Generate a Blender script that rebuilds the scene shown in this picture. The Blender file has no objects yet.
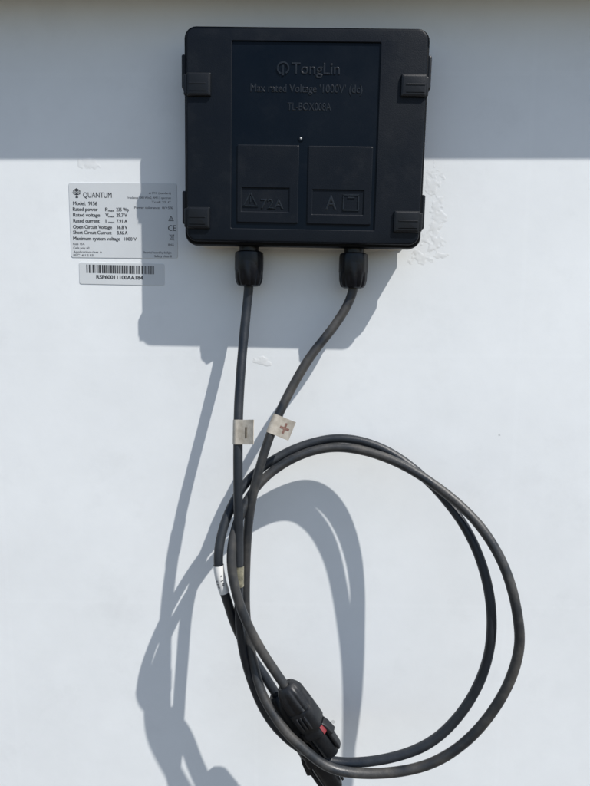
import bpy, bmesh, math, random
from mathutils import Vector, Matrix, noise
random.seed(7)
R = math.radians
S = 0.0006                      # one modelling unit = 0.6 mm
Z0 = 2331 * S                   # height of the camera foot point above the panel's lower edge
scene = bpy.context.scene
col = scene.collection

# ------------------------------------------------------------------ camera
pitch, yaw, roll = R(7.59), R(-0.99), R(0.21)
fwd = Vector((math.sin(yaw) * math.cos(pitch), math.cos(yaw) * math.cos(pitch), -math.sin(pitch)))
rgt = Vector((math.cos(yaw), -math.sin(yaw), 0))
upv = rgt.cross(fwd)
cr, ci = rgt * math.cos(roll) + upv * math.sin(roll), upv * math.cos(roll) - rgt * math.sin(roll)
cam_data = bpy.data.cameras.new('camera')
cam = bpy.data.objects.new('camera', cam_data); col.objects.link(cam)
m = Matrix((cr, ci, -fwd)).transposed().to_4x4()
m.translation = Vector((0, -590 * S, Z0))
cam.matrix_world = m
cam_data.sensor_fit = 'HORIZONTAL'; cam_data.sensor_width = 36; cam_data.lens = 36
cam_data.clip_start = 0.01; cam_data.clip_end = 100
scene.camera = cam
scene.render.resolution_x = 769; scene.render.resolution_y = 1024

# ------------------------------------------------------------------ sky, sun, exposure
SUN = Vector((-1.37, 1.0, -2.42)).normalized()          # direction the light travels
elev = math.asin(-SUN.z)
rotz = math.atan2(-SUN.x, -SUN.y)
world = bpy.data.worlds.new('World'); scene.world = world; world.use_nodes = True
wn = world.node_tree
sky = wn.nodes.new('ShaderNodeTexSky'); sky.sky_type = 'NISHITA'; sky.sun_disc = False
sky.sun_elevation = elev; sky.sun_rotation = rotz
sky.air_density = 1.0; sky.dust_density = 0.8; sky.ozone_density = 1.0
bg = wn.nodes['Background']; bg.inputs['Strength'].default_value = 0.12
wn.links.new(sky.outputs[0], bg.inputs[0])
sd = bpy.data.lights.new('sun', 'SUN'); sd.energy = 4.8; sd.angle = R(0.55); sd.color = (1.0, 0.97, 0.925)
sun = bpy.data.objects.new('sun', sd); col.objects.link(sun)
sun.rotation_euler = SUN.to_track_quat('-Z', 'Y').to_euler()
sun.location = (1.5, -1.5, 4)
vs = scene.view_settings
vs.view_transform = 'Standard'; vs.look = 'None'; vs.exposure = 0.15; vs.gamma = 1.0; vs.use_curve_mapping = False

# ------------------------------------------------------------------ materials
def mat(name, color, rough=0.5, spec=0.5, metal=0.0, var=0.0, vscale=40, bump=0.0, bscale=400, color2=None, rvar=0.0, stretch=None):
    mt = bpy.data.materials.new(name); mt.use_nodes = True
    nt = mt.node_tree; b = nt.nodes['Principled BSDF']
    b.inputs['Base Color'].default_value = (*color, 1)
    b.inputs['Roughness'].default_value = rough
    b.inputs['Specular IOR Level'].default_value = spec
    b.inputs['Metallic'].default_value = metal
    tc = nt.nodes.new('ShaderNodeTexCoord')
    co = tc.outputs['Object']
    if stretch:
        mp = nt.nodes.new('ShaderNodeMapping'); mp.inputs['Scale'].default_value = stretch
        nt.links.new(co, mp.inputs[0]); co = mp.outputs[0]
    if var or color2:
        n = nt.nodes.new('ShaderNodeTexNoise'); n.inputs['Scale'].default_value = vscale
        n.inputs['Detail'].default_value = 7; n.inputs['Roughness'].default_value = 0.6
        nt.links.new(co, n.inputs['Vector'])
        rp = nt.nodes.new('ShaderNodeValToRGB')
        c2 = color2 or tuple(min(1, c * (1 + var)) for c in color)
        c1 = color if color2 else tuple(c * (1 - var) for c in color)
        rp.color_ramp.elements[0].color = (*c1, 1); rp.color_ramp.elements[0].position = 0.38
        rp.color_ramp.elements[1].color = (*c2, 1); rp.color_ramp.elements[1].position = 0.72
        nt.links.new(n.outputs[0], rp.inputs[0]); nt.links.new(rp.outputs[0], b.inputs['Base Color'])
        if rvar:
            mr = nt.nodes.new('ShaderNodeMapRange')
            mr.inputs['From Min'].default_value = 0.35; mr.inputs['From Max'].default_value = 0.7
            mr.inputs['To Min'].default_value = rough - rvar; mr.inputs['To Max'].default_value = rough + rvar
            nt.links.new(n.outputs[0], mr.inputs[0]); nt.links.new(mr.outputs[0], b.inputs['Roughness'])
    if bump:
        n2 = nt.nodes.new('ShaderNodeTexNoise'); n2.inputs['Scale'].default_value = bscale; n2.inputs['Detail'].default_value = 4
        nt.links.new(tc.outputs['Object'], n2.inputs['Vector'])
        bp = nt.nodes.new('ShaderNodeBump'); bp.inputs['Strength'].default_value = bump; bp.inputs['Distance'].default_value = 0.0003
        nt.links.new(n2.outputs[0], bp.inputs['Height']); nt.links.new(bp.outputs[0], b.inputs['Normal'])
    return mt

def sheet_material():
    mt = mat('back_sheet_white', (0.80, 0.82, 0.84), rough=0.45, spec=0.4)
    nt = mt.node_tree; b = nt.nodes['Principled BSDF']; L = nt.links.new
    tc = [n for n in nt.nodes if n.type == 'TEX_COORD'][0]; co = tc.outputs['Object']
    def node(t, **kw):
        n = nt.nodes.new(t)
        for k, v in kw.items(): setattr(n, k, v)
        return n
    def math_(op, a, bb, clamp=False):
        n = node('ShaderNodeMath', operation=op, use_clamp=clamp)
        for i, v in enumerate((a, bb)):
            if v is None: continue
            if isinstance(v, (int, float)): n.inputs[i].default_value = v
            else: L(v, n.inputs[i])
        return n.outputs[0]
    def noise_(scale, detail, rough=0.5):
        n = node('ShaderNodeTexNoise'); n.inputs['Scale'].default_value = scale
        n.inputs['Detail'].default_value = detail; n.inputs['Roughness'].default_value = rough
        L(co, n.inputs['Vector']); return n.outputs[0]
    # broad soft weathering
    broad = noise_(9, 5, 0.55)
    fine = noise_(60, 6, 0.65)
    w = math_('ADD', math_('MULTIPLY', math_('SUBTRACT', broad, 0.5), 0.20), math_('MULTIPLY', math_('SUBTRACT', fine, 0.5), 0.07))
    # faint print-through of the solar cells: paler gaps every 156 mm
    sep = node('ShaderNodeSeparateXYZ'); L(co, sep.inputs[0])
    def gap(ax, off):
        f = math_('FRACT', math_('DIVIDE', math_('ADD', sep.outputs[ax], off), 0.1585), None)
        d = math_('ABSOLUTE', math_('SUBTRACT', f, 0.5), None)
        return math_('GREATER_THAN', d, 0.492)
    g = math_('MAXIMUM', gap(0, 0.031), gap(2, 0.052))
    w = math_('ADD', w, math_('MULTIPLY', g, 0.008))
    # sparse specks of dirt
    vo = node('ShaderNodeTexVoronoi', feature='F1'); vo.inputs['Scale'].default_value = 42
    L(co, vo.inputs['Vector'])
    sc = node('ShaderNodeSeparateColor'); L(vo.outputs['Color'], sc.inputs[0])
    pick = math_('GREATER_THAN', sc.outputs[0], 0.76)
    size = math_('MULTIPLY', sc.outputs[1], 0.058)
    dist = math_('ADD', vo.outputs['Distance'], math_('MULTIPLY', math_('SUBTRACT', noise_(900, 2), 0.5), 0.06))
    sp = math_('MULTIPLY', pick, math_('LESS_THAN', dist, size))
    sp = math_('MULTIPLY', sp, math_('MULTIPLY', sc.outputs[2], 0.42))
    # faint grime film, patchy
    gr = node('ShaderNodeMapRange'); gr.inputs['From Min'].default_value = 0.55; gr.inputs['From Max'].default_value = 0.8
    gr.inputs['To Max'].default_value = 0.07; L(noise_(22, 8, 0.7), gr.inputs[0])
    val = math_('SUBTRACT', math_('SUBTRACT', math_('ADD', w, 1.0), sp), gr.outputs[0])
    mix = node('ShaderNodeMix', data_type='RGBA', blend_type='MULTIPLY'); mix.inputs['Factor'].default_value = 1
    mix.inputs['A'].default_value = (0.80, 0.825, 0.835, 1)
    cmb = node('ShaderNodeCombineColor')
    for i in range(3): L(val, cmb.inputs[i])
    L(cmb.outputs[0], mix.inputs['B']); L(mix.outputs['Result'], b.inputs['Base Color'])
    bp = node('ShaderNodeBump'); bp.inputs['Strength'].default_value = 0.25; bp.inputs['Distance'].default_value = 0.0006
    L(math_('ADD', noise_(35, 3), math_('MULTIPLY', noise_(500, 3), 0.12)), bp.inputs['Height'])
    L(bp.outputs[0], b.inputs['Normal'])
    return mt

M = {}
M['sheet'] = sheet_material()
M['alu'] = mat('anodised_aluminium', (0.50, 0.49, 0.47), rough=0.42, metal=0.8, var=0.08, vscale=60)
M['lid'] = mat('black_plastic_textured', (0.0038, 0.0062, 0.0105), rough=0.46, spec=0.16, color2=(0.0058, 0.0085, 0.0130), vscale=30, bump=0.25, bscale=1800, rvar=0.08)
M['smooth'] = mat('black_plastic_smooth', (0.0010, 0.0038, 0.0085), rough=0.36, spec=0.14, color2=(0.0020, 0.0055, 0.0110), vscale=26, bump=0.10, bscale=900, rvar=0.06)
def dusty(mt, amount, scale=75):
    """thin pale dust lying on a dark plastic, patchy and speckled"""
    nt = mt.node_tree; b = nt.nodes['Principled BSDF']; L = nt.links.new
    tc = [n for n in nt.nodes if n.type == 'TEX_COORD'][0]
    n1 = nt.nodes.new('ShaderNodeTexNoise'); n1.inputs['Scale'].default_value = scale; n1.inputs['Detail'].default_value = 9; n1.inputs['Roughness'].default_value = .72
    L(tc.outputs['Object'], n1.inputs['Vector'])
    n2 = nt.nodes.new('ShaderNodeTexNoise'); n2.inputs['Scale'].default_value = 14; n2.inputs['Detail'].default_value = 4
    L(tc.outputs['Object'], n2.inputs['Vector'])
    mr = nt.nodes.new('ShaderNodeMapRange'); mr.inputs['From Min'].default_value = .52; mr.inputs['From Max'].default_value = .78; mr.inputs['To Max'].default_value = amount
    L(n1.outputs[0], mr.inputs[0])
    m2 = nt.nodes.new('ShaderNodeMath'); m2.operation = 'MULTIPLY'; L(mr.outputs[0], m2.inputs[0]); L(n2.outputs[0], m2.inputs[1])
    mx = nt.nodes.new('ShaderNodeMix'); mx.data_type = 'RGBA'; mx.inputs['B'].default_value = (.27, .27, .26, 1)
    L(m2.outputs[0], mx.inputs['Factor'])
    lk = b.inputs['Base Color'].links[0].from_socket; L(lk, mx.inputs['A']); L(mx.outputs['Result'], b.inputs['Base Color'])
dusty(M['lid'], .055); dusty(M['smooth'], .025)
M['clip'] = mat('black_plastic_clip', (0.005, 0.0065, 0.009), rough=0.42, spec=0.3, bump=0.15, bscale=1500)
M['letter'] = mat('black_plastic_raised', (0.003, 0.0055, 0.009), rough=0.33, spec=0.4, color2=(0.010, 0.013, 0.018), vscale=260, bump=0.6, bscale=700)
M['dark'] = mat('black_plastic_body', (0.002, 0.0028, 0.004), rough=0.42, spec=0.15, bump=0.2, bscale=1200)
M['gland'] = mat('black_nylon', (0.003, 0.0042, 0.0075), rough=0.30, spec=0.3, var=0.3, vscale=90, bump=0.25, bscale=900)
M['cable'] = mat('cable_sheath', (0.010, 0.0135, 0.019), rough=0.47, spec=0.45, color2=(0.026, 0.030, 0.035), vscale=55, bump=0.3, bscale=1500, rvar=0.1)
M['cable2'] = mat('dusty_cable_sheath', (0.016, 0.019, 0.023), rough=0.48, spec=0.5, color2=(0.064, 0.060, 0.054), vscale=55, bump=0.3, bscale=1500, rvar=0.1)
dusty(M['cable2'], .18, 110)
M['conn'] = mat('connector_plastic', (0.006, 0.0075, 0.010), rough=0.42, spec=0.35, color2=(0.016, 0.017, 0.019), vscale=120, bump=0.3, bscale=900)
M['red'] = mat('red_seal', (0.17, 0.018, 0.024), rough=0.5)
M['tag'] = mat('beige_tag', (0.33, 0.295, 0.24), rough=0.35, color2=(0.54, 0.50, 0.43), vscale=180, bump=0.3, bscale=500)
M['tagdirty'] = mat('soiled_tag', (0.07, 0.07, 0.05), rough=0.5, color2=(0.30, 0.28, 0.20), vscale=220)
M['silver'] = mat('silver_sticker', (0.62, 0.645, 0.66), rough=0.38, spec=0.5, var=0.03, vscale=30)
M['ink'] = mat('black_ink', (0.035, 0.037, 0.042), rough=0.5)
M['greyink'] = mat('grey_ink', (0.13, 0.135, 0.145), rough=0.5)
M['redink'] = mat('faded_red_ink', (0.15, 0.055, 0.042), rough=0.5, color2=(0.30, 0.19, 0.145), vscale=400)
M['brownink'] = mat('faded_brown_ink', (0.10, 0.075, 0.05), rough=0.5, color2=(0.2, 0.16, 0.1), vscale=400)
M['sealant'] = mat('silicone_sealant', (0.66, 0.65, 0.61), rough=0.35, spec=0.5, color2=(0.76, 0.76, 0.74), vscale=70, bump=0.4, bscale=250)
M['smear'] = mat('thin_silicone_film', (0.735, 0.75, 0.75), rough=0.28, spec=0.5, color2=(0.79, 0.81, 0.82), vscale=150)
M['band'] = mat('white_band', (0.72, 0.72, 0.70), rough=0.4, color2=(0.80, 0.80, 0.78), vscale=120)
M['pin'] = mat('white_speck', (0.6, 0.6, 0.58), rough=0.4)

# ------------------------------------------------------------------ mesh helpers (coordinates in units)
XF = (1, 1, 1)                  # width, depth and height factor of what is being built
def mesh_obj(name, verts, faces, material, parent=None, smooth=True, angle=35, recalc=True):
    me = bpy.data.meshes.new(name)
    me.from_pydata([(v[0] * S * XF[0], v[1] * S * XF[1], v[2] * S * XF[2]) for v in verts], [], faces)
    if recalc:
        bm = bmesh.new(); bm.from_mesh(me); bmesh.ops.recalc_face_normals(bm, faces=bm.faces); bm.to_mesh(me); bm.free()
    if smooth:
        me.polygons.foreach_set('use_smooth', [True] * len(me.polygons))
        me.set_sharp_from_angle(angle=R(angle))
    me.materials.append(material)
    o = bpy.data.objects.new(name, me); col.objects.link(o)
    if parent: o.parent = parent
    return o

def tag_props(o, label, cat, group=None):
    o['label'] = label; o['category'] = cat
    if group: o['group'] = group
    return o

def empty(name, x, y, z, roty=0.0):
    o = bpy.data.objects.new(name, None); col.objects.link(o)
    o.location = (x * S, y * S, z * S + Z0); o.rotation_euler = (0, roty, 0)
    o.empty_display_size = 0.01
    return o

class MB:
    def __init__(s): s.v = []; s.f = []
    def add(s, v, f):
        n = len(s.v); s.v += [tuple(p) for p in v]; s.f += [tuple(i + n for i in q) for q in f]; return s
    def box(s, x0, x1, y0, y1, z0, z1):
        v = [(x, y, z) for x in (x0, x1) for y in (y0, y1) for z in (z0, z1)]
        return s.add(v, [(0, 1, 3, 2), (4, 6, 7, 5), (0, 4, 5, 1), (2, 3, 7, 6), (0, 2, 6, 4), (1, 5, 7, 3)])
    def loft(s, rings, cap0=True, cap1=True):
        n = len(rings[0]); v = [p for r in rings for p in r]; f = []
        for k in range(len(rings) - 1):
            for i in range(n):
                j = (i + 1) % n
                f.append((k * n + i, k * n + j, (k + 1) * n + j, (k + 1) * n + i))
        if cap0: f.append(tuple(range(n))[::-1])
        if cap1: f.append(tuple((len(rings) - 1) * n + i for i in range(n)))
        return s.add(v, f)
    def build(s, name, material, parent=None, **kw): return mesh_obj(name, s.v, s.f, material, parent, **kw)

def rring(x0, x1, z0, z1, r, h, n=6):
    """rounded rectangle in the plane y = -h"""
    r = max(0.05, min(r, (x1 - x0) / 2 - .01, (z1 - z0) / 2 - .01)); out = []
    for cx, cz, a0 in ((x1 - r, z1 - r, 0), (x0 + r, z1 - r, 90), (x0 + r, z0 + r, 180), (x1 - r, z0 + r, 270)):
        for i in range(n + 1):
            a = R(a0 + 90 * i / n); out.append((cx + r * math.cos(a), -h, cz + r * math.sin(a)))
    return out

def block(mb, x0, x1, z0, z1, h0, h1, r=1.0, bev=0.8):
    """bevelled slab standing on h0, front at h1"""
    mb.loft([rring(x0, x1, z0, z1, r, h0), rring(x0, x1, z0, z1, r, h1 - bev),
             rring(x0 + bev * .3, x1 - bev * .3, z0 + bev * .3, z1 - bev * .3, r, h1 - bev * .3),
             rring(x0 + bev, x1 - bev, z0 + bev, z1 - bev, r, h1)])
    return mb

def text_mesh(body, size, extrude=0.0, bold=0.0, spacing=1.0, bevel=0.0):
    cu = bpy.data.curves.new('lettering', 'FONT')
    cu.body = body; cu.size = size; cu.extrude = extrude; cu.offset = bold; cu.space_character = spacing
    cu.resolution_u = 3; cu.bevel_depth = bevel; cu.bevel_resolution = 1
    o = bpy.data.objects.new('lettering', cu); col.objects.link(o)
    dg = bpy.context.evaluated_depsgraph_get()
    me = bpy.data.meshes.new_from_object(o.evaluated_get(dg))
    col.objects.unlink(o); bpy.data.objects.remove(o); bpy.data.curves.remove(cu)
    vs_ = [tuple(v.co) for v in me.vertices]; fs = [tuple(p.vertices) for p in me.polygons]
    bpy.data.meshes.remove(me)
    return vs_, fs

def write(name, body, x0, z0, cap, y, material, parent, width=None, align='L', extrude=0.0, bold=0.0, x_end=None):
    """flat or raised lettering in the XZ plane, its baseline at z0, cap height given"""
    v, f = text_mesh(body, 1.0, 0.0 if not extrude else 0.04, -0.035 if extrude else 0.0, bevel=0.055 if extrude else 0.0)
    if bold:                    # heavier strokes: a second impression a hair to the right, a hair higher off the sheet
        n0 = len(v)
        v = v + [(a + 3.4 * bold, b, c + 0.0) for a, b, c in v]; f = f + [tuple(i + n0 for i in q_) for q_ in f]
        dbl = n0
    else: dbl = None
    xs = [p[0] for p in v]; mn, mx = min(xs), max(xs)
    kz = cap / 0.70
    kx = width / (mx - mn) if width else kz
    w = (mx - mn) * kx
    ox = x0 if align == 'L' else (x0 - w if align == 'R' else x0 - w / 2)
    vv = [(ox + (p[0] - mn) * kx, y - (p[2] / 0.095 * extrude if extrude else 0) - (.02 if dbl and i >= dbl else 0), z0 + p[1] * kz) for i, p in enumerate(v)]
    return mesh_obj(name, vv, f, material, parent, smooth=False, recalc=bool(extrude))

# ------------------------------------------------------------------ the ground the panel stands on (out of frame, it throws warm light up)
M['ground'] = mat('dry_ground', (0.105, 0.092, 0.075), rough=0.9, spec=0.1, color2=(0.14, 0.123, 0.10), vscale=3, bump=0.6, bscale=60)
g_n = 48
gv = [(0, 0, 0)] + [(15000 * math.cos(2 * math.pi * i / g_n), 15000 * math.sin(2 * math.pi * i / g_n), 0) for i in range(g_n)]
gr_ = mesh_obj('ground', gv, [(0, i + 1, (i + 1) % g_n + 1) for i in range(g_n)], M['ground'], smooth=False)
gr_['kind'] = 'structure'

# ------------------------------------------------------------------ the solar panel seen from behind
panel = empty('solar_panel', 0, 0, -2331)   # foot of the panel rests on the ground
tag_props(panel, 'white solar panel seen from behind, its frame shading the top', 'solar panel')
oz = 2331
MB().box(-826, 826, 0, 8, oz - 2327, oz + 332).build('back_sheet', M['sheet'], panel, smooth=False)
def rail(L0, L1, horizontal, inner, sgn):
    mb = MB()
    def bx(p0, p1, y0, y1):
        a, b = sorted((p0, p1))
        if horizontal: mb.box(L0, L1, y0, y1, oz + a, oz + b)
        else: mb.box(a, b, y0, y1, oz + L0, oz + L1)
    out = inner + sgn * 45
    bx(out - sgn * 4, out, -61, 14)                 # web
    bx(inner, out - sgn * 4, -61, -57.6)            # return flange
    bx(out - sgn * 14, out - sgn * 4, 8.3, 14)      # glass lip
    return mb.build('frame_rail', M['alu'], panel, smooth=False)
rail(-832, 832, True, 294.5, 1)
rail(-832, 832, True, -2286, -1)
rail(-2327, 332, False, -787, -1)
rail(-2327, 332, False, 787, 1)

# ------------------------------------------------------------------ junction box
jb = empty('junction_box', -1.78, 0, 155.67, 0.016)
XF = (1.0243, 0.759, 1.0243)
tag_props(jb, 'black plastic junction box with four side clips and two cable glands', 'junction box')
W, H = 105.5, 91.8
base = MB()
base.loft([rring(-W + 7, W - 7, -H + 4, H - 7, 8, 0.4), rring(-W + 7, W - 7, -H + 4, H - 7, 8, 3),
           rring(-W + 9, W - 9, -H + 6, H - 9, 8, 3.5), rring(-W + 6, W - 6, -H + 4, H - 6, 8, 33)])
base.build('base', M['dark'], jb)
rim = MB()
rim.loft([rring(-W + 5, W - 5, -H + 3, H - 5, 9, 32.5), rring(-W, W, -H, H, 10, 33), rring(-W, W, -H, H, 10, 44),
          rring(-W + .6, W - .6, -H + .6, H - .6, 10, 46), rring(-W + 2.2, W - 2.2, -H + 2.2, H - 2.2, 9, 47)])
rim_o = rim.build('lid_rim', M['dark'], jb)
RX0, RX1, RZ0, RZ1 = -63.6, 63.2, -77.6, 77.6
def q(i): return (-W + i, W - i, -H + i, H - i)
lid = MB()
lid.loft([rring(*q(2.6), 8.5, 46.5), rring(*q(2.6), 8.5, 51.5), rring(*q(3.0), 8.4, 52.9), rring(*q(3.9), 8, 53.8), rring(*q(5.2), 7, 54),
          rring(RX0 - .5, RX1 + .5, RZ0 - .5, RZ1 + .5, 1.2, 54), rring(RX0, RX1, RZ0, RZ1, 1, 53.6), rring(RX0, RX1, RZ0, RZ1, 1, 52.2)], cap1=False)
lid_o = lid.build('lid', M['lid'], jb, angle=18)
# floor of the recess, a smoother finish
fl = MB(); fl.loft([rring(RX0 - .4, RX1 + .4, RZ0 - .4, RZ1 + .4, 1, 49), rring(RX0 - .4, RX1 + .4, RZ0 - .4, RZ1 + .4, 1, 52.3)])
fl.build('recessed_panel', M['smooth'], lid_o)

def pad(x0, x1, z0, z1, ix0, ix1, iz0, iz1):
    mb = MB()
    mb.loft([rring(x0, x1, z0, z1, 1, 52), rring(x0, x1, z0, z1, 1, 53.0), rring(x0 + .8, x1 - .8, z0 + .8, z1 - .8, 1, 53.7),
             rring(ix0 - .7, ix1 + .7, iz0 - .7, iz1 + .7, .6, 53.7), rring(ix0, ix1, iz0, iz1, .5, 53.2), rring(ix0, ix1, iz0, iz1, .5, 52.5)])
    return mb.build('raised_panel', M['lid'], lid_o, angle=12)
pad(-58.6, -4.6, -72.6, -6.5, -54.4, -12.6, -62.8, -42.8)
pad(3.3, 59.6, -73.0, -6.7, 8.1, 52.8, -64.3, -43.6)

# raised lettering and symbols on the lid
TY = -52.35
def emboss(body, x0, z0, cap, width, y=TY, ex=0.6):
    return write('raised_lettering', body, x0, z0, cap, y, M['letter'], lid_o, width=width, extrude=ex)
emboss('TongLin', -12.6, 52.0, 9.2, 41.5)
emboss("Max rated Voltage '1000V' (dc)", -47.7, 37.2, 6.6, 96.5, ex=0.42)
emboss('TL-BOX008A', -15.6, 22.6, 6.2, 38, ex=0.42)
# round emblem: ring with an inner stroke
mb = MB(); cx_, cz_, n = -19.6, 56.4, 28
def arc(mb, cx, cz, r0, r1, a0, a1, h0, h1, n=24):
    k = []
    for i in range(n + 1):
        a = R(a0 + (a1 - a0) * i / n); c, s_ = math.cos(a), math.sin(a)
        k.append([(cx + r0 * c, -h0, cz + r0 * s_), (cx + r1 * c, -h0, cz + r1 * s_), (cx + r1 * c, -h1, cz + r1 * s_), (cx + r0 * c, -h1, cz + r0 * s_)])
    mb.loft(k)
arc(mb, cx_, cz_, 4.0, 5.4, -60, 250, 52.3, 53.3)
mb.box(cx_ - .7, cx_ + .7, -53.3, -52.3, cz_ - 6, cz_ + 2.5)
mb.build('raised_emblem', M['letter'], lid_o)
# symbols in the two wells
def bar(mb, xa, za, xb, zb, w, h0, h1):
    d = Vector((xb - xa, zb - za)); d.normalize(); p = Vector((-d.y, d.x)) * w / 2
    pts = [(xa + p.x, za + p.y), (xb + p.x, zb + p.y), (xb - p.x, zb - p.y), (xa - p.x, za - p.y)]
    mb.loft([[(a, -h0, b) for a, b in pts], [(a, -h1, b) for a, b in pts]])
h0, h1 = 52.35, 53.3
mb = MB()
for a in ((-52.5, -58.2, -46.6, -46.8), (-46.6, -46.8, -40.4, -58.2), (-52.8, -58.2, -39.8, -58.2), (-46.4, -50, -46.4, -55)): bar(mb, *a, 1.1, h0, h1)
mb.build('raised_symbol', M['letter'], lid_o)
emboss('72A', -37.8, -60.2, 8.4, 20.5, ex=0.8)
emboss('A', 19.2, -59.8, 12.0, 10.2, ex=0.8)
mb = MB()
for a in ((35.3, -60.3, 35.3, -47.6), (48.5, -60.3, 48.5, -47.6), (34.8, -60.3, 49, -60.3), (34.8, -47.4, 49, -47.4), (39, -49.6, 45, -49.6)): bar(mb, *a, 1.1, h0, h1)
mb.build('raised_symbol', M['letter'], lid_o)
# small pin hole collar under the lettering
mb = MB(); arc(mb, -3.1, -0.5, 1.3, 2.6, 0, 360, 52.2, 53.0); mb.build('pin_collar', M['smooth'], lid_o)
mb = MB()
mb.loft([[(-3.1 + r * math.cos(a * .785), -h, -.5 + r * math.sin(a * .785)) for a in range(8)] for r, h in ((1.0, 52.2), (1.0, 52.7), (.6, 53.0))])
mb.build('pin', M['pin'], lid_o)

# snap clips: block on the lid face plus a strap down the side
def clip(side, bx0, bx1, bz0, bz1, sz0, sz1):
    mb = MB()
    block(mb, bx0, bx1, bz0, bz1, 53.2, 57.6, 1.0, 1.9)
    zc = (bz0 + bz1) / 2
    xi0, xi1 = (bx0 + 1.5, bx1 - 4) if side < 0 else (bx0 + 4, bx1 - 1.5)
    block(mb, xi0, xi1, zc - .2, zc + 1.3, 57.0, 58.0, .3, .4)
    block(mb, xi0, xi1, zc - 6.3, zc - 5.2, 57.0, 57.6, .3, .3)
    xa, xb = (-W - 2.6, -W + 1) if side < 0 else (W - 1, W + 2.6)
    block(mb, xa, xb, sz0, sz1, 18, 45.5, 1.6, 1.6)
    # bridge between the strap and the face block
    xa, xb = (-W + .6, bx0 + 2) if side < 0 else (bx1 - 2, W - .6)
    block(mb, xa, xb, bz0 + 1.2, bz1 - 1.2, 46.8, 55.6, 1, 1.4)
    return mb.build('clip', M['clip'], jb, angle=14)
clip(-1, -102.0, -81.3, 32.0, 51.2, 41.0, 69.0)
clip(1, 81.1, 103.2, 33.8, 52.0, 42.8, 70.6)
clip(-1, -102.2, -82.0, -78.6, -60.1, -73.6, -45.0)
clip(1, 79.6, 102.4, -79.0, -60.5, -74.6, -45.0)

XF = (1, 1, 1)
# cable glands
def gland(a, tilt=0.0):
    def ring(r, d, lobes=0, amp=0.0, n=48, ph=0.0):
        out = []
        for i in range(n):
            t = 2 * math.pi * i / n
            rr = r
            if lobes: rr = r * (1 - amp * (0.5 - 0.5 * math.cos(lobes * t + ph)) ** 2)
            out.append((a + rr * math.cos(t), -21 + rr * math.sin(t), d - 2.8))
        return out
    g = MB()
    g.loft([ring(9.3, -82), ring(9.3, -96.5)])
    go = g.build('gland', M['gland'], jb)
    nut = MB()
    nut.loft([ring(11, -95.0), ring(13.2, -96.2, 6, .04), ring(13.6, -100, 6, .05), ring(13.6, -112, 6, .05), ring(13.3, -114, 12, .04),
              ring(13.1, -120, 12, .11), ring(12.2, -124, 12, .12), ring(10.6, -126.5, 12, .06), ring(8.2, -127.4), ring(5.2, -127.0), ring(4.6, -124)])
    nut.build('gland_nut', M['gland'], go, angle=28)
gland(-50.2); gland(48.4)

# silicone bead squeezed out under the base and thin smears beside it
def bead():
    mb = MB(); rings = []
    pts = rring(-W + 5.5, W - 5.5, -H + 2, H - 5.5, 9, 0, n=5)
    dense = []
    for i in range(len(pts)):
        p, q_ = Vector(pts[i]), Vector(pts[(i + 1) % len(pts)])
        k = max(1, int((q_ - p).length / 3))
        for j in range(k): dense.append(p.lerp(q_, j / k))
    n = len(dense)
    for i, p in enumerate(dense):
        t = (dense[(i + 1) % n] - dense[i - 1]).normalized(); o = Vector((t.z, 0, -t.x))
        wv = 2.6 + 2.2 * noise.noise(p * .06) + 1.3 * noise.noise(p * .25 + Vector((9, 3, 1)))
        hv = 1.6 + 1.0 * noise.noise(p * .1 + Vector((4, 4, 4)))
        rings.append([tuple(p - o * 3 + Vector((0, -.15, 0))), tuple(p - o * 3 + Vector((0, -hv - 1.2, 0))), tuple(p + o * wv * .55 + Vector((0, -hv, 0))),
                      tuple(p + o * wv + Vector((0, -hv * .45, 0))), tuple(p + o * (wv + .8) + Vector((0, -.15, 0)))])
    rings.append(rings[0])
    mb.loft(rings, False, False)
    return mb.build('sealant_bead', M['sealant'], jb, angle=60)
bead()
def smear(name, blobs, parent, px, pz, hmax=0.9, seed=0.0, step=0.7, thr=0.32):
    """thin lumpy film on the sheet; blobs = (x, z, rx, rz) in panel coordinates"""
    x0 = min(b[0] - b[2] for b in blobs) - 3; x1 = max(b[0] + b[2] for b in blobs) + 3
    z0 = min(b[1] - b[3] for b in blobs) - 3; z1 = max(b[1] + b[3] for b in blobs) + 3
    nx, nz = int((x1 - x0) / step), int((z1 - z0) / step); idx = {}; v = []; f = []
    def hgt(x, z):
        m_ = max(1 - ((x - b[0]) / b[2]) ** 2 - ((z - b[1]) / b[3]) ** 2 for b in blobs)
        p = Vector((x, z, seed))
        return m_ * .9 + .8 * noise.noise(p * .13) + .6 * noise.noise(p * .33) + .3 * noise.noise(p * .7) - thr
    hh = [[hgt(x0 + i * step, z0 + j * step) for j in range(nz + 1)] for i in range(nx + 1)]
    def vid(i, j):
        if (i, j) not in idx:
            h = math.tanh(hh[i][j] * 2.6)
            idx[(i, j)] = len(v)
            v.append((x0 + i * step - px, -(hmax * h * (1 + .35 * noise.noise(Vector((i * .13, j * .13, seed))))), z0 + j * step - pz))
        return idx[(i, j)]
    for i in range(nx):
        for j in range(nz):
            if max(hh[i][j], hh[i + 1][j], hh[i][j + 1], hh[i + 1][j + 1]) > 0:
                f.append((vid(i, j), vid(i + 1, j), vid(i + 1, j + 1), vid(i, j + 1)))
    return mesh_obj(name, v, f, M['smear'], parent, angle=70)
smear('sealant_smear', [(122, 128, 11, 18), (130, 100, 9, 20), (124, 75, 13, 15), (112, 57, 15, 9), (132, 60, 8, 4)], jb, -1.78, 155.67, seed=2.3, hmax=.15, thr=.36)
smear('sealant_smear', [(-42, -46, 8, 5), (-35, -50, 5, 3.5)], jb, -1.78, 155.67, seed=5.1, hmax=.16)
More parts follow.
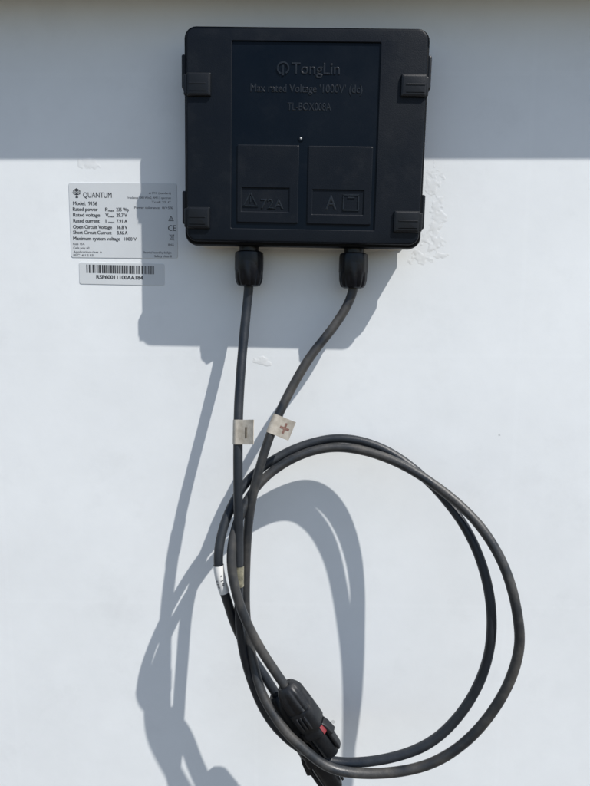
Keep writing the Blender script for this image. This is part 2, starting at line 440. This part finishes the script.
smear('sealant_smear', [(-210, 141, 13, 6), (-203, 137, 6, 5)], jb, -1.78, 155.67, seed=8.6, hmax=.12, thr=.35)

# ------------------------------------------------------------------ rating label
rl = empty('rating_label', -178.165, 0, 89.79, 0.009)
tag_props(rl, 'silver rating sticker with printed electrical data beside the junction box', 'sticker')
st = MB(); block(st, -52.6, 52.6, -35.5, 35.5, .05, .38, 2.2, .1); st.build('sticker', M['silver'], rl, smooth=False)
LY = -0.46
def ink(body, x0, z0, cap, width=None, align='L', mt='ink', bold=0.012):
    return write('printed_line', body, x0, z0, cap, LY, M[mt], rl, width=width, align=align, bold=bold)
ink('QUANTUM', -38.8, 21.6, 5.0, 28, bold=0.006, mt='ink')
ink('Model:', -48.9, 14.4, 3.5, 12.5, bold=.022); ink('9156', -34.0, 14.4, 3.5, 8.8, bold=.022)
rows = [('Rated power', 9.0, 24.5, 'P', 'max', '235 Wp'), ('Rated voltage', 3.6, 26.5, 'V', 'max', '29.7 V'), ('Rated current', -1.9, 26.0, 'I', 'max', '7.91 A')]
for t, z, w, sy, su, vl in rows:
    ink(t, -49.3, z, 3.4, w, bold=.022)
    ink(sy, -17.6, z, 3.4, bold=.022); ink(su, -14.8, z - .4, 1.9, 6.2, bold=.02)
    ink(vl, -6.8, z, 3.4, 12.4 if 'W' in vl else 10.6, bold=.022)
for t, z, w, vl in (('Open Circuit Voltage', -7.8, 38.5, '36.8 V'), ('Short Circuit Current', -13.0, 38.0, '8.46 A')):
    ink(t, -49.8, z, 3.4, w, bold=.022); ink(vl, -6.8, z, 3.4, 10.6, bold=.022)
ink('Maximum system voltage', -50.0, -18.8, 3.4, 46.5, bold=.022); ink('1000 V', .2, -18.8, 3.2, 12.4, bold=.016)
for t, z, w in (('Fuse 15A', -23.4, 11.5), ('Cells poly 60', -27.2, 16), ('Application class A', -31.0, 28.5), ('IEC 61215', -34.2, 20)):
    ink(t, -50.3, z, 2.0, w, mt='greyink', bold=.01)
for t, z, w in (('at STC (standard)', 25.4, 21.5), ('Irradiance 1000 W/m2, AM 1.5 spectrum', 21.0, 42), ('Tcell 25 C', 17.0, 19)):
    ink(t, 46.8, z, 2.0, w, 'R', mt='greyink', bold=.012)
ink('Power tolerance', 11.0, 11.6, 2.1, 24.5, mt='greyink', bold=.014); ink('0/+5%', 38.0, 11.6, 2.1, 10.5, mt='greyink', bold=.014)
ink('CE', 43.6, -9.0, 5.4, 7.6, bold=.01); ink('IP65', 43.4, -23.3, 2.0, 5.6, mt='greyink')
ink('Electrical hazard by daylight', 46.6, -30.8, 2.1, 28, 'R', mt='greyink', bold=.014); ink('Safety class II', 46.6, -34.4, 2.1, 17, 'R', mt='greyink', bold=.014)
def flat(polys, name, mt, parent, y=LY):
    mb = MB()
    for p in polys: mb.add([(a, y, b) for a, b in p], [tuple(range(len(p)))])
    return mb.build(name, M[mt], parent, smooth=False, recalc=False)
def disc(cx, cz, rx, rz=None, n=20): return [(cx + rx * math.cos(2 * math.pi * i / n), cz + (rz or rx) * math.sin(2 * math.pi * i / n)) for i in range(n)]
def stroke(xa, za, xb, zb, w):
    d = Vector((xb - xa, zb - za)).normalized(); p = Vector((-d.y, d.x)) * w / 2
    return [(xa + p.x, za + p.y), (xb + p.x, zb + p.y), (xb - p.x, zb - p.y), (xa - p.x, za - p.y)]
# emblem: dark lozenge crossed by pale lines, a foot below
ex_, ez_ = -44.9, 26.2
flat([[(ex_ - 4.1, ez_), (ex_ - 3.2, ez_ + 2.2), (ex_, ez_ + 4.2), (ex_ + 3.2, ez_ + 2.2), (ex_ + 4.1, ez_), (ex_ + 2.9, ez_ - 1.9), (ex_, ez_ - 2.6), (ex_ - 2.9, ez_ - 1.9)],
      disc(ex_, ez_ - 4.4, 1.5, .8), stroke(ex_, ez_ - 2.4, ex_, ez_ - 4.4, .8)], 'printed_emblem', 'ink', rl)
flat([stroke(ex_ - 4.3, ez_ + .5, ex_ + 4.3, ez_ + .5, .5), stroke(ex_ - 2.6, ez_ + 1.9, ex_ + 2.6, ez_ - 1.9, .4), stroke(ex_ + 2.6, ez_ + 1.9, ex_ - 2.6, ez_ - 1.9, .4)], 'printed_emblem', 'silver', rl, y=LY - .06)
# warning triangle and crossed bin
flat([stroke(44.2, .6, 46.6, 4.8, .7), stroke(46.6, 4.8, 49, .6, .7), stroke(44, .6, 49.2, .6, .7), stroke(46.6, 3.4, 46.6, 1.5, .6)], 'printed_symbol', 'greyink', rl)
flat([stroke(45.2, -13, 45.6, -17.5, .45), stroke(49, -13, 48.6, -17.5, .45), stroke(44.8, -13, 49.4, -13, .5), stroke(45.5, -17.5, 48.7, -17.5, .45), stroke(44.8, -12.4, 49.4, -18.2, .4), stroke(49.4, -12.4, 44.8, -18.2, .4)], 'printed_symbol', 'greyink', rl)

# ------------------------------------------------------------------ barcode label
bl = empty('barcode_label', -181.6, 0, 39.0, 0.018)
tag_props(bl, 'small silver barcode sticker below the rating sticker', 'sticker')
st = MB(); block(st, -42.2, 42.2, -10.6, 10.6, .05, .36, 1.8, .1); st.build('sticker', M['silver'], bl, smooth=False)
x = -35.0; bars = []
rnd = random.Random(11)
while x < 32.2:
    w = rnd.choice((.55, .55, .9, 1.3, 1.7)); bars.append([(x, 0.2), (x + w, 0.2), (x + w, 8.3), (x, 8.3)])
    x += w + rnd.choice((.45, .55, .8, 1.2))
flat(bars, 'barcode_bars', 'ink', bl)
write('printed_line', 'RSP60011100AA184', -25.4, -5.2, 3.7, LY, M['ink'], bl, width=46.5, bold=.022)

# ------------------------------------------------------------------ cables
A = [(-54.0, -21.0, 46), (-54.0, -21.0, 28.5), (-55.9, -22.0, 8.7), (-59.1, -30.5, -29.0), (-61.7, -46.0, -79.4), (-61.9, -55.0, -115.5), (-61.5, -62.0, -161.2), (-60.8, -65.0, -218.0), (-61.2, -66.0, -276.8), (-57.7, -66.0, -317.2), (-46.2, -69.0, -356.2), (-29.8, -73.0, -386.3), (-2.9, -77.0, -409.8), (30.5, -80.0, -421.4), (77.2, -84.0, -414.2), (117.8, -88.0, -393.8), (147.8, -91.0, -355.9), (164.9, -91.0, -313.4), (169.2, -88.0, -271.8), (163.1, -78.0, -229.1), (146.1, -64.5, -189.9), (114.1, -44.0, -153.3), (72.7, -30.0, -126.8), (29.4, -24.5, -119.4), (-19.2, -29.0, -133.7), (-56.2, -41.0, -159.6), (-75.2, -60.0, -195.7), (-79.9, -69.5, -230.9), (-72.5, -65.0, -267.5), (-63.3, -57.5, -303.8), (-51.0, -56.5, -328.0), (-36.3, -60.0, -349.6), (-22.6, -62.0, -371.1), (-16.7, -62.2, -380.3)]
B = [(46.2, -21.0, 46), (45.7, -21.0, 27.8), (41.2, -21.5, 11.9), (28.1, -24.0, -9.9), (4.4, -29.5, -40.1), (-16.2, -36.0, -75.8), (-31.0, -43.5, -108.2), (-43.0, -49.5, -145.4), (-51.4, -53.3, -183.2), (-55.4, -54.6, -232.2), (-55.3, -59.2, -290.5), (-49.2, -66.0, -322.2), (-38.9, -77.0, -354.7), (-17.8, -86.0, -383.5), (0.0, -89.0, -400.2), (19.7, -90.0, -415.9), (38.4, -90.5, -422.4), (76.4, -91.0, -422.8), (116.9, -95.0, -409.5), (150.5, -101.0, -378.1), (176.9, -104.0, -333.6), (188.1, -104.0, -295.4), (188.2, -102.0, -268.5), (177.6, -93.0, -222.2), (155.7, -78.0, -184.9), (120.4, -59.0, -155.7), (80.9, -41.6, -135.7), (34.1, -30.5, -127.0), (-4.6, -32.6, -134.7), (-40.7, -42.0, -157.2), (-60.4, -57.0, -186.9), (-67.6, -70.0, -220.8), (-60.7, -77.0, -261.2), (-42.4, -77.5, -305.0), (-14.3, -80.0, -348.2), (-8.7, -80.3, -357.0)]
def spline(pts, per=12):
    P = [Vector(p) for p in pts]; P = [P[0] * 2 - P[1]] + P + [P[-1] * 2 - P[-2]]; out = []
    for i in range(1, len(P) - 2):
        p0, p1, p2, p3 = P[i - 1:i + 3]
        t0 = 0; t1 = t0 + (p1 - p0).length ** .5; t2 = t1 + (p2 - p1).length ** .5; t3 = t2 + (p3 - p2).length ** .5
        for k in range(per):
            t = t1 + (t2 - t1) * k / per
            a1 = p0 * ((t1 - t) / (t1 - t0)) + p1 * ((t - t0) / (t1 - t0)); a2 = p1 * ((t2 - t) / (t2 - t1)) + p2 * ((t - t1) / (t2 - t1)); a3 = p2 * ((t3 - t) / (t3 - t2)) + p3 * ((t - t2) / (t3 - t2))
            b1 = a1 * ((t2 - t) / (t2 - t0)) + a2 * ((t - t0) / (t2 - t0)); b2 = a2 * ((t3 - t) / (t3 - t1)) + a3 * ((t - t1) / (t3 - t1))
            out.append(b1 * ((t2 - t) / (t2 - t1)) + b2 * ((t - t1) / (t2 - t1)))
    out.append(P[-2])
    for _ in range(14):          # soften kinks between control points
        out = [out[0]] + [(out[i - 1] + out[i] * 2 + out[i + 1]) / 4 for i in range(1, len(out) - 1)] + [out[-1]]
    return out
def frames(path):
    T = [(path[min(i + 1, len(path) - 1)] - path[max(i - 1, 0)]).normalized() for i in range(len(path))]
    n = Vector((0, -1, 0)); n = (n - T[0] * n.dot(T[0])).normalized(); N = []
    for t in T:
        n = (n - t * n.dot(t)).normalized(); N.append(n.copy())
    return T, N
def tube(path, r, origin, name, material, parent, sides=22, cap=True, wob=0.0):
    T, N = frames(path); rings = []
    for p, t, n in zip(path, T, N):
        b = t.cross(n); rr = r * (1 + wob * noise.noise(p * .05))
        rings.append([tuple(p - origin + (n * math.cos(2 * math.pi * k / sides) + b * math.sin(2 * math.pi * k / sides)) * rr) for k in range(sides)])
    mb = MB(); mb.loft(rings, cap, cap)
    return mb.build(name, material, parent, angle=60)
def sub(path, a, b):
    a, b = Vector(a), Vector(b)
    i = min(range(len(path)), key=lambda k: (path[k] - a).length); j = min(range(len(path)), key=lambda k: (path[k] - b).length)
    seg = [a_ for a_ in path[min(i, j):max(i, j) + 1]]
    d = []
    for k in range(len(seg) - 1):
        d += [seg[k], (seg[k] + seg[k + 1]) / 2]
    return d + [seg[-1]]
pathA, pathB = spline(A), spline(B)
RC = 4.4
cabA = empty('power_cable', *A[0]); oA = Vector(A[0])
tag_props(cabA, 'black cable with upright minus tag, leaving the gland nearer the stickers', 'cable', None)
cabB = empty('power_cable', *B[0]); oB = Vector(B[0])
tag_props(cabB, 'grey-black cable with tilted red plus tag, leaving the gland by the sealant smear', 'cable', None)
tube(pathA, RC, oA, 'sheath', M['cable'], cabA, wob=.03)
tube(pathB, RC, oB, 'sheath', M['cable2'], cabB, wob=.03)

def flag(path, a, b, side, length, origin, parent, curl, mark, material):
    """folded paper flag: sleeve round the cable and a doubled tail"""
    seg = sub(path, a, b)
    sl = tube(seg, RC + .55, origin, 'tag', material, parent, cap=False)
    p0, p1 = seg[0], seg[-1]; t = (p1 - p0).normalized(); L_ = (p1 - p0).length
    n = Vector(side); n = (n - t * n.dot(t)).normalized(); b_ = t.cross(n)
    if b_.y > 0: b_ = -b_
    mb = MB(); rings = []
    K = 8
    for k in range(K + 1):
        u = k / K; off = 2.0 + (length - 2.0) * u; lift = RC * .95 * (1 - u) ** 2 + curl * u * u
        c0 = p0 + n * off + b_ * lift - t * .15 * 0
        rings.append([tuple(c0 + b_ * .35 - origin), tuple(c0 + t * L_ + b_ * .35 - origin), tuple(c0 + t * L_ - b_ * .35 - origin), tuple(c0 - b_ * .35 - origin)])
    mb.loft(rings); fo = mb.build('tag_tail', material, sl, angle=50)
    def at(u, w, eps=.55):
        off = 2.0 + (length - 2.0) * u; lift = RC * .95 * (1 - u) ** 2 + curl * u * u
        return p0 + n * off + t * (L_ * w) + b_ * (lift + eps) - origin
    for (u0, w0, u1, w1, wd, mt) in mark:
        K2 = 5; m2 = MB(); rr = []
        for k in range(K2 + 1):
            s_ = k / K2; pa = at(u0 + (u1 - u0) * s_, w0 + (w1 - w0) * s_)
            dirv = (at(u1, w1) - at(u0, w0)).normalized(); pr = dirv.cross(b_).normalized() * wd / 2
            rr.append([tuple(pa + pr), tuple(pa - pr)])
        vv = [p for r_ in rr for p in r_]; ff = [(2 * k, 2 * k + 1, 2 * k + 3, 2 * k + 2) for k in range(K2)]
        mesh_obj('tag_mark', vv, ff, M[mt], sl, smooth=False, recalc=False)
    return sl
flag(pathA, (-62.2, -51.0, -97.5), (-61.9, -55.5, -119.5), (1.30, -1, 0), 19.5, oA, cabA, .3, [(.50, .30, .50, .74, 2.8, 'brownink')], M['tag'])
flag(pathB, (-24.5, -40.5, -94.3), (-31.9, -44, -111), (.9, -.45, -.3), 19.5, oB, cabB, .6, [(.30, .50, .82, .50, 2.2, 'redink'), (.56, .22, .56, .78, 2.2, 'redink')], M['tag'])
# soiled tag further down the first cable and the printed white band
tube(sub(pathA, (-60.9, -65, -230.7), (-61, -65.5, -252)), RC + .5, oA, 'tag', M['tagdirty'], cabA, cap=False)
bseg = sub(pathA, (-79.9, -69.5, -232), (-73.3, -66, -259))
bo = tube(bseg, RC + .5, oA, 'white_band', M['band'], cabA, cap=False)
# worn grey print on the band
T_, N_ = frames(bseg); mb = MB(); rnd = random.Random(4)
for k in range(3, len(bseg) - 3):
    if rnd.random() < .38: continue
    for ang in (-35, -5, 24):
        if rnd.random() < .45: continue
        p, t, n = bseg[k], T_[k], N_[k]; bq = t.cross(n)
        a0, a1 = R(ang + rnd.uniform(-10, 0)), R(ang + rnd.uniform(14, 28)); rr = RC + .62; ln = rnd.uniform(.8, 1.9)
        v = [p - oA + (n * math.cos(a) + bq * math.sin(a)) * rr + t * d for a, d in ((a0, -ln / 2), (a1, -ln / 2), (a1, ln / 2), (a0, ln / 2))]
        mb.add([tuple(x_) for x_ in v], [(0, 1, 2, 3)])
mb.build('band_print', M['greyink'], bo, smooth=False, recalc=False)

# ------------------------------------------------------------------ plug connectors
def connector(p0, p1, origin, parent, spin, male, stretch):
    p0, p1 = Vector(p0), Vector(p1); w = (p1 - p0).normalized()
    v = Vector((0, -1, 0)); v = (v - w * v.dot(w)).normalized(); u = w.cross(v).normalized()
    if u.x < 0: u = -u
    ca, sa = math.cos(spin), math.sin(spin); u, v = u * ca + v * sa, v * ca - u * sa
    G = 1.04                    # girth
    def ring(t, ru, rv, sq=.0, n=40, lobes=0, amp=0.0, ou=0.0, ov=0.0):
        out = []
        for i in range(n):
            a = 2 * math.pi * i / n; c, s_ = math.cos(a), math.sin(a)
            e = 2 / (2 + sq * 4)
            x_ = math.copysign(abs(c) ** e, c); y_ = math.copysign(abs(s_) ** e, s_)
            k = 1 - amp * (0.5 - .5 * math.cos(lobes * a)) ** 2 if lobes else 1
            out.append(tuple(p0 + w * t * stretch + (u * (ru * x_ * k + ou) + v * (rv * y_ * k + ov)) * G - origin))
        return out
    body = MB()
    body.loft([ring(20, 10.5, 10), ring(22, 11.6, 10.6, .4), ring(40, 11.6, 10.6, .5), ring(42, 10.6, 9.6, .4), ring(44.5, 10.6, 9.6, .4), ring(46, 11.4, 10.2, .4), ring(50, 11.2, 10, .4), ring(51.5, 8.6, 8.2, .1),
               ring(74, 8.2, 7.8, .1), ring(76, 7, 6.8, .1)])
    bo_ = body.build('connector', M['conn'], parent, angle=40)
    nut = MB()
    nut.loft([ring(-5, 4.6, 4.6, 0, 60), ring(-5.5, 6.4, 6.2, 0, 60), ring(-4, 8.6, 8.2, 0, 60), ring(0, 10.4, 9.8, .1, 60, 10, .05), ring(4, 11.6, 10.8, .15, 60, 10, .10), ring(17, 12.0, 11.2, .2, 60, 10, .12), ring(19.5, 11.8, 11, .3, 60, 10, .05), ring(21, 10.4, 9.8, 0, 60)])
    nut.build('cap_nut', M['conn'], bo_, angle=40)
    # rubber seal showing through the side window of the collar
    rg = MB(); rr = []
    for k in range(11):
        a = R(6 + 34 * k / 10); c, s_ = math.cos(a) ** .556, math.sin(a) ** .556
        rr.append([tuple(p0 + w * t * stretch + (u * 10.6 * q_ * c + v * 9.6 * q_ * s_) * G - origin) for t, q_ in ((42.3, .9), (42.3, 1.03), (46.2, 1.12), (49.6, 1.12), (49.6, .9))])
    rg.loft(rr); rg.build('seal_ring', M['red'] if male else M['conn'], bo_)
    # grip ribs on the front
    for k in (-3.6, .4, 4.4):
        rb = MB(); rb.loft([ring(24, 1.1, 1.2, .3, 12, ou=k, ov=10.2), ring(25.5, 1.3, 1.9, .3, 12, ou=k, ov=10.3), ring(37, 1.3, 1.9, .3, 12, ou=k, ov=10.3), ring(38.5, 1.1, 1.0, .3, 12, ou=k, ov=10.2)])
        rb.build('grip_rib', M['conn'], bo_)
    # two latch arms with barbs
    for s_ in (1, -1):
        la = MB(); la.loft([ring(42, 1.6, 4.6, .5, 20, ou=s_ * 10.2), ring(46, 2.0, 4.6, .5, 20, ou=s_ * 12.0), ring(55, 3.4, 4.4, .5, 20, ou=s_ * 12.4), ring(56.2, 1.8, 4.2, .5, 20, ou=s_ * 11.0), ring(70, 1.7, 3.8, .5, 20, ou=s_ * 10.6), ring(73, 1.2, 3.2, .5, 20, ou=s_ * 10.0)])
        la.build('latch_arm', M['conn'], bo_, angle=40)
    return bo_
connector((-14.3, -80.0, -347.2), (35.2, -80.0, -422.4), oB, cabB, .25, True, 1.0)
connector((-22.6, -62.0, -371.1), (42.0, -62.0, -479.8), oA, cabA, -.2, False, 1.42)
